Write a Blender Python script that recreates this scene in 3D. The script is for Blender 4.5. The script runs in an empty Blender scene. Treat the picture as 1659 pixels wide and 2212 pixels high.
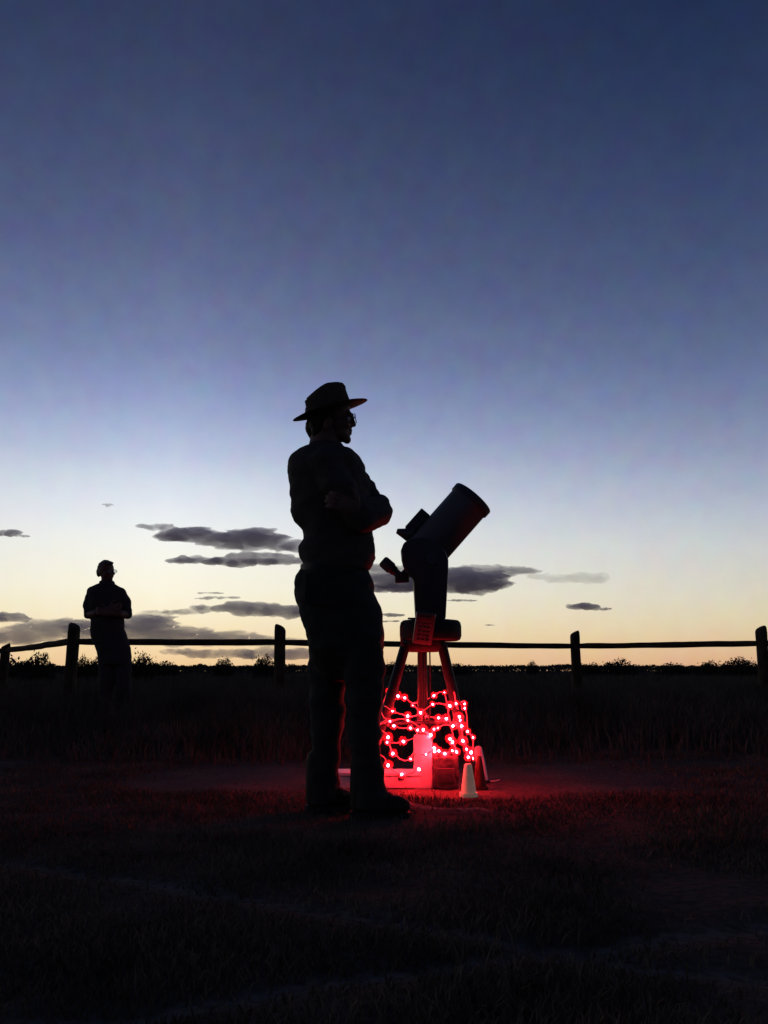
import bpy, bmesh, math, random
import numpy as np
from mathutils import Vector, Matrix, noise

random.seed(7)
rng = np.random.default_rng(7)
scene = bpy.context.scene
col = scene.collection

# ------------------------------------------------------------------ camera
CAM_H = 0.58
PITCH = math.radians(10.8)
F = 1800.0                                   # focal length for a picture 2212 units tall
cam_d = bpy.data.cameras.new('camera')
cam_d.sensor_fit = 'VERTICAL'
cam_d.sensor_height = 36.0
cam_d.lens = 36.0 * F / 2212.0
cam_d.clip_start = 0.05
cam_d.clip_end = 60000.0
cam = bpy.data.objects.new('camera', cam_d)
cam.location = (0, 0, CAM_H)
cam.rotation_euler = (math.radians(90) + PITCH, 0, 0)
col.objects.link(cam)
scene.camera = cam

# ------------------------------------------------------------------ exposure
scene.view_settings.view_transform = 'Standard'
scene.view_settings.look = 'None'
scene.view_settings.exposure = 0.0
scene.view_settings.gamma = 1.0
scene.view_settings.use_curve_mapping = False
scene.cycles.use_denoising = True
scene.cycles.max_bounces = 8
scene.cycles.volume_bounces = 5
scene.cycles.transparent_max_bounces = 12
scene.cycles.sample_clamp_indirect = 4.0
scene.cycles.caustics_reflective = False
scene.cycles.caustics_refractive = False

# ------------------------------------------------------------------ twilight sky
def lin(c):
    o = []
    for v in c:
        v /= 255.0
        o.append(v / 12.92 if v <= 0.04045 else ((v + 0.055) / 1.055) ** 2.4)
    return o

world = bpy.data.worlds.new('World')
scene.world = world
world.use_nodes = True
nt = world.node_tree
nt.nodes.clear()
def wn(t, **kw):
    n = nt.nodes.new(t)
    for k, v in kw.items():
        setattr(n, k, v)
    return n
def wmath(op, a, b=None, clamp=False):
    n = wn('ShaderNodeMath', operation=op, use_clamp=clamp)
    for i, v in enumerate((a, b)):
        if v is None:
            continue
        if isinstance(v, (int, float)):
            n.inputs[i].default_value = v
        else:
            nt.links.new(v, n.inputs[i])
    return n.outputs[0]
tc = wn('ShaderNodeTexCoord')
sep = wn('ShaderNodeSeparateXYZ')
nt.links.new(tc.outputs['Generated'], sep.inputs[0])
elev = wmath('DIVIDE', wmath('ARCSINE', wmath('MINIMUM', wmath('MAXIMUM', sep.outputs[2], -1.0), 1.0)), math.pi / 2)
elev = wmath('MAXIMUM', elev, 0.0)
# horizontal angle away from where the sun went down
az = math.radians(-15.0)
vx, vy = math.sin(az), math.cos(az)
hl = wmath('SQRT', wmath('ADD', wmath('MULTIPLY', sep.outputs[0], sep.outputs[0]), wmath('MULTIPLY', sep.outputs[1], sep.outputs[1])))
dt = wmath('DIVIDE', wmath('ADD', wmath('MULTIPLY', sep.outputs[0], vx), wmath('MULTIPLY', sep.outputs[1], vy)), wmath('MAXIMUM', hl, 1e-4))
ang = wmath('MULTIPLY', wmath('ARCCOSINE', wmath('MINIMUM', wmath('MAXIMUM', dt, -1.0), 1.0)), 180 / math.pi)
def ramp(stops):
    r = wn('ShaderNodeValToRGB')
    cr = r.color_ramp
    cr.interpolation = 'B_SPLINE'
    while len(cr.elements) < len(stops):
        cr.elements.new(0.5)
    for e, (deg, c) in zip(cr.elements, stops):
        e.position = deg / 90.0
        e.color = lin(c) + [1]
    nt.links.new(elev, r.inputs[0])
    return r.outputs[0]
SKY_GLOW = [(0, (236, 196, 148)), (1.0, (245, 212, 164)), (2.2, (248, 224, 180)), (3.5, (251, 238, 204)), (5.3, (253, 247, 224)),
            (8.0, (248, 248, 240)), (10, (236, 240, 243)), (12, (219, 227, 238)), (14.2, (191, 202, 226)), (17.3, (151, 165, 206)),
            (21, (121, 134, 173)), (26.5, (92, 103, 141)), (33, (70, 81, 116)), (40, (51, 61, 94)), (50, (36, 46, 76)), (90, (24, 33, 60))]
SKY_SIDE = [(0, (216, 166, 128)), (1.0, (222, 182, 144)), (2.2, (223, 200, 163)), (3.5, (222, 209, 178)), (5.3, (215, 211, 196)),
            (8.0, (200, 204, 207)), (10, (181, 188, 201)), (12, (161, 171, 195)), (14.2, (140, 151, 180)), (17.3, (112, 126, 163)),
            (21, (89, 103, 140)), (26.5, (66, 80, 116)), (33, (48, 62, 97)), (40, (31, 45, 78)), (50, (27, 37, 64)), (90, (24, 33, 60))]
SKY_EAST = [(0, (44, 46, 66)), (5, (60, 58, 80)), (10, (58, 60, 86)), (17, (46, 54, 84)), (26, (36, 46, 78)), (40, (29, 40, 72)), (90, (24, 34, 66))]
def wmix(f, a, b):
    m = wn('ShaderNodeMix', data_type='RGBA')
    nt.links.new(f, m.inputs[0]); nt.links.new(a, m.inputs[6]); nt.links.new(b, m.inputs[7])
    return m.outputs[2]
f1 = wmath('DIVIDE', ang, 38.0, True)
f2 = wmath('DIVIDE', wmath('SUBTRACT', ang, 38.0), 110.0, True)
skyc = wmix(f2, wmix(f1, ramp(SKY_GLOW), ramp(SKY_SIDE)), ramp(SKY_EAST))
# faint unevenness of the upper air
nz = wn('ShaderNodeTexNoise')
nz.inputs['Scale'].default_value = 42.0
nz.inputs['Detail'].default_value = 2.0
nt.links.new(tc.outputs['Generated'], nz.inputs['Vector'])
ov = wn('ShaderNodeMix', data_type='RGBA', blend_type='SOFT_LIGHT')
ov.inputs[0].default_value = 0.2
nt.links.new(skyc, ov.inputs[6]); nt.links.new(nz.outputs['Color'], ov.inputs[7])
bg = wn('ShaderNodeBackground')
bg.inputs[1].default_value = 1.0
nt.links.new(ov.outputs[2], bg.inputs[0])
wo = wn('ShaderNodeOutputWorld')
nt.links.new(bg.outputs[0], wo.inputs[0])

# ------------------------------------------------------------------ helpers
CT, ST = math.cos(PITCH), math.sin(PITCH)
def P(px, py, d):
    """the place at forward distance d that the camera shows at (px, py) of the 1659 x 2212 picture"""
    rx, up = (px - 829.5) / F, (1106 - py) / F
    y, z = CT - up * ST, ST + up * CT
    s = d / y
    return Vector((rx * s, d, CAM_H + z * s))

def mat(name, color, rough=0.8, spec=0.3, metal=0.0, var=0.25, scale=30.0, bump=0.0, emis=None, estr=0.0, trans=0.0):
    m = bpy.data.materials.new(name)
    m.use_nodes = True
    t = m.node_tree
    b = t.nodes['Principled BSDF']
    b.inputs['Roughness'].default_value = rough
    b.inputs['Specular IOR Level'].default_value = spec
    b.inputs['Metallic'].default_value = metal
    b.inputs['Transmission Weight'].default_value = trans
    if emis:
        b.inputs['Emission Color'].default_value = (*emis, 1)
        b.inputs['Emission Strength'].default_value = estr
    co = t.nodes.new('ShaderNodeTexCoord')
    n = t.nodes.new('ShaderNodeTexNoise')
    n.inputs['Scale'].default_value = scale
    n.inputs['Detail'].default_value = 5
    t.links.new(co.outputs['Object'], n.inputs['Vector'])
    r = t.nodes.new('ShaderNodeValToRGB')
    r.color_ramp.elements[0].position = 0.3
    r.color_ramp.elements[1].position = 0.7
    r.color_ramp.elements[0].color = [c * (1 - var) for c in color] + [1]
    r.color_ramp.elements[1].color = [min(1, c * (1 + var)) for c in color] + [1]
    t.links.new(n.outputs['Fac'], r.inputs[0])
    t.links.new(r.outputs[0], b.inputs['Base Color'])
    if bump:
        bp = t.nodes.new('ShaderNodeBump')
        bp.inputs['Strength'].default_value = bump
        bp.inputs['Distance'].default_value = 0.01
        t.links.new(n.outputs['Fac'], bp.inputs['Height'])
        t.links.new(bp.outputs[0], b.inputs['Normal'])
    return m

class MB:
    """collects closed shapes, then becomes ONE mesh object"""
    def __init__(s): s.v, s.f = [], []
    def add(s, vs, fs):
        o = len(s.v)
        s.v += [tuple(v) for v in vs]
        s.f += [tuple(i + o for i in f) for f in fs]
        return s
    def rings(s, rings, caps=True):
        n = len(rings[0])
        vs = [p for r in rings for p in r]
        fs = []
        for i in range(len(rings) - 1):
            for j in range(n):
                k = (j + 1) % n
                fs.append((i * n + j, i * n + k, (i + 1) * n + k, (i + 1) * n + j))
        if caps:
            fs.append(tuple(range(n - 1, -1, -1)))
            fs.append(tuple((len(rings) - 1) * n + j for j in range(n)))
        return s.add(vs, fs)
    def tube(s, pts, radii, seg=12, caps=True, round_ends=False):
        pts = [Vector(p) for p in pts]
        if not hasattr(radii, '__len__'): radii = [radii] * len(pts)
        radii = list(radii)
        if round_ends:
            a, b = pts[0] - pts[1], pts[-1] - pts[-2]
            a.normalize(); b.normalize()
            r0, r1 = radii[0], radii[-1]
            hp, hr, tp, tr = [], [], [], []
            for k in (0.97, 0.85, 0.6, 0.3):
                hp.append(pts[0] + a * r0 * k); hr.append(r0 * math.sqrt(1 - k * k))
                tp.append(pts[-1] + b * r1 * k); tr.append(r1 * math.sqrt(1 - k * k))
            pts = hp + pts + tp[::-1]; radii = hr + radii + tr[::-1]
        t = (pts[1] - pts[0]).normalized()
        u = t.orthogonal().normalized()
        R = []
        for i, p in enumerate(pts):
            a = pts[max(i - 1, 0)]; b = pts[min(i + 1, len(pts) - 1)]
            t = (b - a).normalized()
            u = (u - t * u.dot(t))
            if u.length < 1e-6: u = t.orthogonal()
            u.normalize()
            w = t.cross(u)
            R.append([p + (u * math.cos(2 * math.pi * j / seg) + w * math.sin(2 * math.pi * j / seg)) * radii[i] for j in range(seg)])
        return s.rings(R, caps)
    def ellipsoid(s, c, r, rot=None, n=16, m=10):
        c = Vector(c)
        if not hasattr(r, '__len__'): r = (r, r, r)
        R = []
        for i in range(m + 1):
            a = math.pi * (i + 0.02) / (m + 0.04) - math.pi / 2
            ring = []
            for j in range(n):
                b = 2 * math.pi * j / n
                p = Vector((r[0] * math.cos(a) * math.cos(b), r[1] * math.cos(a) * math.sin(b), r[2] * math.sin(a)))
                if rot: p = rot @ p
                ring.append(c + p)
            R.append(ring)
        return s.rings(R)
    def box(s, c, sx, rot=None):
        c = Vector(c)
        vs = []
        for x in (-1, 1):
            for y in (-1, 1):
                for z in (-1, 1):
                    p = Vector((x * sx[0] / 2, y * sx[1] / 2, z * sx[2] / 2))
                    if rot: p = rot @ p
                    vs.append(c + p)
        return s.add(vs, [(0, 1, 3, 2), (4, 6, 7, 5), (0, 4, 5, 1), (2, 3, 7, 6), (0, 2, 6, 4), (1, 5, 7, 3)])
    def prism(s, poly, d0, d1, axis):
        """poly: list of Vectors in a plane, pushed along axis from d0 to d1"""
        n = len(poly)
        vs = [p + axis * d0 for p in poly] + [p + axis * d1 for p in poly]
        fs = [tuple(range(n)), tuple(range(2 * n - 1, n - 1, -1))]
        for j in range(n):
            k = (j + 1) % n
            fs.append((j, j + n, k + n, k))
        return s.add(vs, fs)
    def mesh(s, name):
        me = bpy.data.meshes.new(name)
        me.from_pydata(s.v, [], s.f)
        me.update()
        return me
    def build(s, name, m, parent=None, smooth=True, bevel=0.0, origin=None):
        me = s.mesh(name)
        bm = bmesh.new(); bm.from_mesh(me)
        bmesh.ops.recalc_face_normals(bm, faces=bm.faces)
        if bevel:
            es = [e for e in bm.edges if len(e.link_faces) == 2 and e.calc_face_angle(0) > 0.6]
            bmesh.ops.bevel(bm, geom=es, offset=bevel, segments=2, affect='EDGES', profile=0.6)
        bm.to_mesh(me); bm.free()
        return link(name, me, m, parent, smooth)

def link(name, me, m, parent=None, smooth=True):
    if m is not None and not me.materials:
        me.materials.append(m)
    if smooth:
        me.shade_smooth()
        try: me.set_sharp_from_angle(angle=math.radians(42))
        except Exception: pass
    o = bpy.data.objects.new(name, me)
    col.objects.link(o)
    if parent is not None:
        o.parent = parent
        pw = Vector((0, 0, 0)); q = parent
        while q is not None:
            pw += q.location; q = q.parent
        o.location = -pw
    return o

def tag(o, label=None, cat=None, group=None, kind=None):
    for k, v in (('label', label), ('category', cat), ('group', group), ('kind', kind)):
        if v: o[k] = v
    return o
def thing(name, loc, label, cat, group=None):
    o = bpy.data.objects.new(name, None)
    o.empty_display_size = 0.1
    o.location = loc
    col.objects.link(o)
    return tag(o, label, cat, group)

def remesh(mb, voxel, smooth=2, fold=0.0, fscale=(1, 1, 1), seed=0.0, hard=None):
    """closes the collected shapes into one continuous skin and lets cloth folds run over it"""
    me = mb.mesh('tmp')
    bm = bmesh.new(); bm.from_mesh(me)
    bmesh.ops.recalc_face_normals(bm, faces=bm.faces)
    bm.to_mesh(me); bm.free()
    o = bpy.data.objects.new('tmp', me)
    col.objects.link(o)
    md = o.modifiers.new('r', 'REMESH'); md.mode = 'VOXEL'; md.voxel_size = voxel; md.adaptivity = 0
    if smooth:
        sm = o.modifiers.new('s', 'SMOOTH'); sm.iterations = smooth; sm.factor = 0.5
    dg = bpy.context.evaluated_depsgraph_get()
    out = bpy.data.meshes.new_from_object(o.evaluated_get(dg))
    bpy.data.objects.remove(o)
    if fold:
        n = len(out.vertices)
        co = np.empty(n * 3); out.vertices.foreach_get('co', co); co = co.reshape(-1, 3)
        no = np.empty(n * 3); out.vertices.foreach_get('normal', no); no = no.reshape(-1, 3)
        d = np.empty(n)
        for i in range(n):
            p = Vector((co[i, 0] * fscale[0] + seed, co[i, 1] * fscale[1], co[i, 2] * fscale[2]))
            d[i] = noise.fractal(p, 0.9, 2.0, 3)
        co += no * (d * fold)[:, None]
        out.vertices.foreach_set('co', co.ravel()); out.update()
    return out

def ring(c, rx, ry, n=28, pw=2.3):
    out = []
    for j in range(n):
        a = 2 * math.pi * j / n
        ca, sa = math.cos(a), math.sin(a)
        out.append(Vector((c[0] + rx * math.copysign(abs(ca) ** (2 / pw), ca), c[1] + ry * math.copysign(abs(sa) ** (2 / pw), sa), c[2])))
    return out

# ------------------------------------------------------------------ ground
TRACKS = [  # worn pale wheel tracks, as points on the ground
    [(-200, 1846), (0, 1862), (230, 1893), (440, 1926), (640, 1952), (850, 1990), (1080, 2030), (1250, 2046)],
    [(-100, 2205), (150, 2192), (330, 2176), (480, 2152), (640, 2126), (900, 2095), (1060, 2072), (1250, 2052), (1450, 2026), (1660, 1996), (1800, 1980)],
    [(1180, 2040), (1300, 2060), (1400, 2085), (1560, 2096), (1700, 2110)],
]
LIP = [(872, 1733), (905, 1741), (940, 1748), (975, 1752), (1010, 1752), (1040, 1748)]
def on_ground(px, py):
    d = CAM_H * F / max(py - 1449.2, 1)
    # exact: intersect the pixel's ray with z = 0
    rx, up = (px - 829.5) / F, (1106 - py) / F
    y, z = CT - up * ST, ST + up * CT
    s = -CAM_H / z
    return (rx * s, y * s)
def seg_dist(x, y, pts):
    best = np.full(x.shape, 1e9)
    for (ax, ay), (bx, by) in zip(pts[:-1], pts[1:]):
        dx, dy = bx - ax, by - ay
        t = np.clip(((x - ax) * dx + (y - ay) * dy) / (dx * dx + dy * dy), 0, 1)
        best = np.minimum(best, np.hypot(x - ax - t * dx, y - ay - t * dy))
    return best
def axis_pts(lo, hi, step, far_lo, far_hi):
    a = list(np.arange(lo, hi, step))
    s, p, right = step, a[-1], []
    while p < far_hi: s *= 1.16; p += s; right.append(p)
    s, p, left = step, a[0], []
    while p > far_lo: s *= 1.16; p -= s; left.append(p)
    return np.array(left[::-1] + a + right)
gx = axis_pts(-4.2, 4.2, 0.035, -9000, 9000)
gy = axis_pts(1.0, 8.5, 0.035, -300, 12000)
X, Y = np.meshgrid(gx, gy)
Z = np.zeros_like(X)
flat = X.ravel(); flay = Y.ravel()
zz = np.empty(flat.shape)
for i in range(len(flat)):
    x, y = flat[i], flay[i]
    fade = 1.0 if abs(x) < 12 and -2 < y < 20 else 0.35
    zz[i] = fade * (0.022 * noise.noise(Vector((x * 0.9, y * 0.9, 3.1))) + 0.010 * noise.noise(Vector((x * 4.3, y * 4.3, 8.2))) + 0.006 * noise.noise(Vector((x * 11, y * 11, 1.7))))
Z = zz.reshape(X.shape)
mask = np.zeros_like(X)
for tr in TRACKS:
    d = seg_dist(X, Y, [on_ground(*p) for p in tr])
    mask = np.maximum(mask, np.exp(-(d / 0.034) ** 2) * 0.38)
    Z = Z - 0.012 * np.exp(-(d / 0.06) ** 2)
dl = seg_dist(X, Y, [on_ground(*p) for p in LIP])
mask = np.maximum(mask, np.exp(-(dl / 0.035) ** 2))  # lip also painted paler, for the lamplight along its ridge
Z = Z + 0.022 * np.exp(-(dl / 0.05) ** 2)
# pale grassless patch round the tripod, painted in for the red glow strip
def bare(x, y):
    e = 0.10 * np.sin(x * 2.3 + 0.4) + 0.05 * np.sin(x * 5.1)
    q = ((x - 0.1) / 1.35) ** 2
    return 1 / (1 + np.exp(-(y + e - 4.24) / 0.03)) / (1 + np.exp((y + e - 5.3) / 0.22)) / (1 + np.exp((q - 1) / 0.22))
glow_mask = bare(X, Y)
def on_glow_patch(x, y): return bare(x, y) > 0.4
def ground_z(x, y):
    i = int(np.clip(np.searchsorted(gx, x), 1, len(gx) - 1)); j = int(np.clip(np.searchsorted(gy, y), 1, len(gy) - 1))
    return float(Z[j, i])
nx, ny = len(gx), len(gy)
gme = bpy.data.meshes.new('ground')
idx = np.arange(nx * ny).reshape(ny, nx)
faces = np.stack([idx[:-1, :-1], idx[:-1, 1:], idx[1:, 1:], idx[1:, :-1]], -1).reshape(-1, 4)
gme.from_pydata(np.stack([X.ravel(), Y.ravel(), Z.ravel()], -1).tolist(), [], faces.tolist())
at = gme.attributes.new('worn_lit', 'FLOAT', 'POINT')
at.data.foreach_set('value', mask.ravel().astype(np.float32))
at = gme.attributes.new('glow_patch', 'FLOAT', 'POINT')
at.data.foreach_set('value', glow_mask.ravel().astype(np.float32))
def ground_material():
    m = bpy.data.materials.new('dry_ground'); m.use_nodes = True
    t = m.node_tree; b = t.nodes['Principled BSDF']
    b.inputs['Roughness'].default_value = 1.0; b.inputs['Specular IOR Level'].default_value = 0.0
    co = t.nodes.new('ShaderNodeTexCoord')
    n1 = t.nodes.new('ShaderNodeTexNoise'); n1.inputs['Scale'].default_value = 2.3; n1.inputs['Detail'].default_value = 8
    n2 = t.nodes.new('ShaderNodeTexNoise'); n2.inputs['Scale'].default_value = 38; n2.inputs['Detail'].default_value = 6
    for n in (n1, n2): t.links.new(co.outputs['Object'], n.inputs['Vector'])
    r = t.nodes.new('ShaderNodeValToRGB')
    e = r.color_ramp.elements
    e[0].position = 0.3; e[0].color = (0.058, 0.045, 0.034, 1)
    e[1].position = 0.72; e[1].color = (0.135, 0.106, 0.08, 1)
    mx = t.nodes.new('ShaderNodeMath'); mx.operation = 'MULTIPLY_ADD'; mx.inputs[1].default_value = 0.5
    hf = t.nodes.new('ShaderNodeMath'); hf.operation = 'MULTIPLY'; hf.inputs[1].default_value = 0.5
    t.links.new(n1.outputs['Fac'], hf.inputs[0]); t.links.new(n2.outputs['Fac'], mx.inputs[0]); t.links.new(hf.outputs[0], mx.inputs[2])
    t.links.new(mx.outputs[0], r.inputs[0])
    a = t.nodes.new('ShaderNodeAttribute'); a.attribute_name = 'worn_lit'
    wm = t.nodes.new('ShaderNodeMath'); wm.operation = 'MULTIPLY'
    nr = t.nodes.new('ShaderNodeMapRange'); nr.inputs[1].default_value = 0.35; nr.inputs[2].default_value = 0.6
    t.links.new(n2.outputs['Fac'], nr.inputs[0])
    t.links.new(a.outputs['Fac'], wm.inputs[0]); t.links.new(nr.outputs[0], wm.inputs[1])
    mix = t.nodes.new('ShaderNodeMix'); mix.data_type = 'RGBA'
    mix.inputs[7].default_value = (0.27, 0.24, 0.21, 1)
    t.links.new(wm.outputs[0], mix.inputs[0]); t.links.new(r.outputs[0], mix.inputs[6])
    pa = t.nodes.new('ShaderNodeAttribute'); pa.attribute_name = 'glow_patch'
    pr = t.nodes.new('ShaderNodeValToRGB')  # paler soil colours that carry the painted glow
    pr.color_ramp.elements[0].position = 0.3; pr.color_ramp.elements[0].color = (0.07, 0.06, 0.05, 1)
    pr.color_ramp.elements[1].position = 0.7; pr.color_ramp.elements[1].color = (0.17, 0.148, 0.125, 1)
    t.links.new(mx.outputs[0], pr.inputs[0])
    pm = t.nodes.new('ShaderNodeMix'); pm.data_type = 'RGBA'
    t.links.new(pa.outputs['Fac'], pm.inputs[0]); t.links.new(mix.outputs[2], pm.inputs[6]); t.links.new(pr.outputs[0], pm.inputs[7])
    t.links.new(pm.outputs[2], b.inputs['Base Color'])
    bp = t.nodes.new('ShaderNodeBump'); bp.inputs['Strength'].default_value = 0.6; bp.inputs['Distance'].default_value = 0.02
    t.links.new(n2.outputs['Fac'], bp.inputs['Height']); t.links.new(bp.outputs[0], b.inputs['Normal'])
    return m
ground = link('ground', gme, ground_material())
tag(ground, 'dark bare ground with faint pale wheel tracks', None, None, 'structure')

# short dry grass that catches the red light
M_TALL = mat('tall_dry_grass', (0.105, 0.09, 0.064), 1.0, 0.0, var=0.5, scale=2)
M_GRASS = mat('dry_grass', (0.135, 0.103, 0.068), 1.0, 0.0, var=0.5, scale=3, )
def gz(x, y):
    return Z[np.clip(np.searchsorted(gy, y), 1, ny - 1), np.clip(np.searchsorted(gx, x), 1, nx - 1)]
def cnoise(x, y, sc, seed):
    return np.array([noise.noise(Vector((a * sc, b * sc, seed))) for a, b in zip(x, y)])
def blades(name, x, y, h, w, lean, label, m):
    """one mesh of bent, tapering grass blades"""
    n = len(x)
    a = rng.uniform(0, 2 * np.pi, n); dx, dy = np.cos(a) * w, np.sin(a) * w
    lx, ly = rng.normal(0, lean, n) * h, rng.normal(0, lean, n) * h
    z = gz(x, y) - 0.004
    v = np.empty((n, 5, 3))
    for k, (q, ww, t) in enumerate(((-1, 1, 0), (1, 1, 0), (1, .75, .55), (-1, .75, .55), (0, 0, 1))):
        v[:, k, 0] = x + q * dx * ww + lx * t * t
        v[:, k, 1] = y + q * dy * ww + ly * t * t
        v[:, k, 2] = z + h * (t if t < 1 else 1.0)
    b = (np.arange(n) * 5)[:, None]
    faces = (b + np.array([0, 1, 2, 3])).tolist() + (b + np.array([3, 2, 4])).tolist()
    me = bpy.data.meshes.new(name); me.from_pydata(v.reshape(-1, 3).tolist(), [], faces)
    return tag(link(name, me, m, smooth=False), label, None, None, 'stuff')
# short turf in front, thinned on the wheel tracks and on the painted glow patch
n = 150000
y = 1.1 + 5.6 * rng.random(n) ** 1.25
x = rng.uniform(-0.55, 0.55, n) * (y + 0.5)
worn_lit = mask[np.clip(np.searchsorted(gy, y), 1, ny - 1), np.clip(np.searchsorted(gx, x), 1, nx - 1)]
nz_ = cnoise(x, y, 1.9, 5.0)
keep = (rng.random(n) > 0.93 * np.clip(bare(x, y) * 1.1, 0, 1)) & (rng.random(n) > np.clip(worn_lit * 3.6, 0, .93)) & (nz_ + rng.uniform(-.35, .35, n) > -.22)
x, y, nz_ = x[keep], y[keep], nz_[keep]
h = rng.uniform(.010, .030, len(x)) * (1 + .8 * np.clip(nz_, 0, 1)) * np.where(rng.random(len(x)) < .02, 1.5, 1) * np.where(bare(x, y) > .3, .5, 1)
blades('dry_grass', x, y, h, rng.uniform(.0014, .0034, len(x)), .45, 'short dry grass over the dark foreground', M_GRASS)
# tall rank grass between the painted glow patch and the fence, and on past it
n = 105000
y = 5.3 + 11.7 * rng.random(n) ** 1.15
x = rng.uniform(-0.56, 0.56, n) * (y + 0.5)
tn = cnoise(x, y, .55, 2.0)
keep = rng.random(n) < np.clip((y - 5.4 + 1.1 * tn) / 2.0, 0, 1)
x, y, tn = x[keep], y[keep], tn[keep]
h = (.31 + .10 * np.clip(tn + .3, 0, 1)) * rng.uniform(.55, 1.25, len(x)) * np.clip(.16 + (y - 5.4) * .30, .14, 1.12)
h = np.minimum(h, .47)
n2 = 45000
y2 = 17 + 45 * rng.random(n2) ** 1.4; x2 = rng.uniform(-.56, .56, n2) * y2
h2 = rng.uniform(.2, .5, n2)
blades('tall_grass', np.concatenate([x, x2]), np.concatenate([y, y2]), np.concatenate([h, h2]), np.concatenate([rng.uniform(.004, .009, len(x)), rng.uniform(.015, .035, n2)]), .28,
       'tall dark grass filling the field up to and beyond the fence', M_TALL)

# ------------------------------------------------------------------ materials
M_WOOD = mat('weathered_wood', (0.06, 0.045, 0.03), 0.95, 0.05, var=0.4, scale=9, bump=0.5)
M_LEAF = mat('scrub_leaves', (0.048, 0.047, 0.036), 1.0, 0.0, var=0.4, scale=6)
M_STEM = mat('scrub_stems', (0.05, 0.042, 0.035), 0.9, 0.1)
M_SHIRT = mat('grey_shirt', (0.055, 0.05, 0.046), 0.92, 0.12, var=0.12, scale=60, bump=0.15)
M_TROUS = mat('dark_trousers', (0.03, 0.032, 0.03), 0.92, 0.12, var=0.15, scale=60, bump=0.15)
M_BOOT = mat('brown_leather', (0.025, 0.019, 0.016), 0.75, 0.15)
M_SKIN = mat('skin', (0.12, 0.065, 0.045), 0.6, 0.3, var=0.08)
M_HAIR = mat('dark_hair', (0.03, 0.025, 0.02), 0.7, 0.3)
M_GREYHAIR = mat('grey_hair', (0.10, 0.095, 0.09), 0.7, 0.3)
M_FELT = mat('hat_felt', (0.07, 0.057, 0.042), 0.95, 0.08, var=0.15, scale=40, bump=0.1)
M_BAND = mat('hat_band_leather', (0.03, 0.02, 0.015), 0.6, 0.3)
M_METAL = mat('dark_metal', (0.06, 0.06, 0.065), 0.35, 0.5, metal=0.6)
M_POLO = mat('dark_polo', (0.045, 0.045, 0.045), 0.92, 0.12, var=0.12, scale=60)
M_JEANS = mat('dark_jeans', (0.045, 0.043, 0.046), 0.92, 0.12, var=0.15, scale=60)
M_TUBE = mat('tube_paint', (0.075, 0.07, 0.066), 0.42, 0.45, var=0.06, scale=8)
M_BLACK = mat('black_plastic', (0.035, 0.035, 0.037), 0.5, 0.4, var=0.1)
M_STEEL = mat('dark_painted_steel', (0.02, 0.02, 0.021), 0.6, 0.2, metal=0.0, var=0.1)
M_RUBBER = mat('black_rubber', (0.02, 0.02, 0.02), 0.8, 0.2)
M_WHITE = mat('white_plastic', (0.68, 0.67, 0.65), 0.55, 0.4, var=0.06, scale=12)
M_CREAM = mat('glowing_cream_plastic', (0.80, 0.72, 0.52), 0.6, 0.3, var=0.08, scale=20, emis=(1.0, 0.80, 0.48), estr=0.055)  # weak warm emission added to lift the cone's brightness
def glass(name, tint=(0.75, 0.8, 0.8), fac=0.93):
    m = bpy.data.materials.new(name); m.use_nodes = True
    t = m.node_tree; t.nodes.clear()
    tr = t.nodes.new('ShaderNodeBsdfTransparent'); tr.inputs[0].default_value = (*tint, 1)
    gl = t.nodes.new('ShaderNodeBsdfGlossy'); gl.inputs['Roughness'].default_value = 0.03
    mx = t.nodes.new('ShaderNodeMixShader'); mx.inputs[0].default_value = 1 - fac
    ou = t.nodes.new('ShaderNodeOutputMaterial')
    t.links.new(tr.outputs[0], mx.inputs[1]); t.links.new(gl.outputs[0], mx.inputs[2]); t.links.new(mx.outputs[0], ou.inputs[0])
    return m
M_LENS = glass('spectacle_glass')

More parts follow.
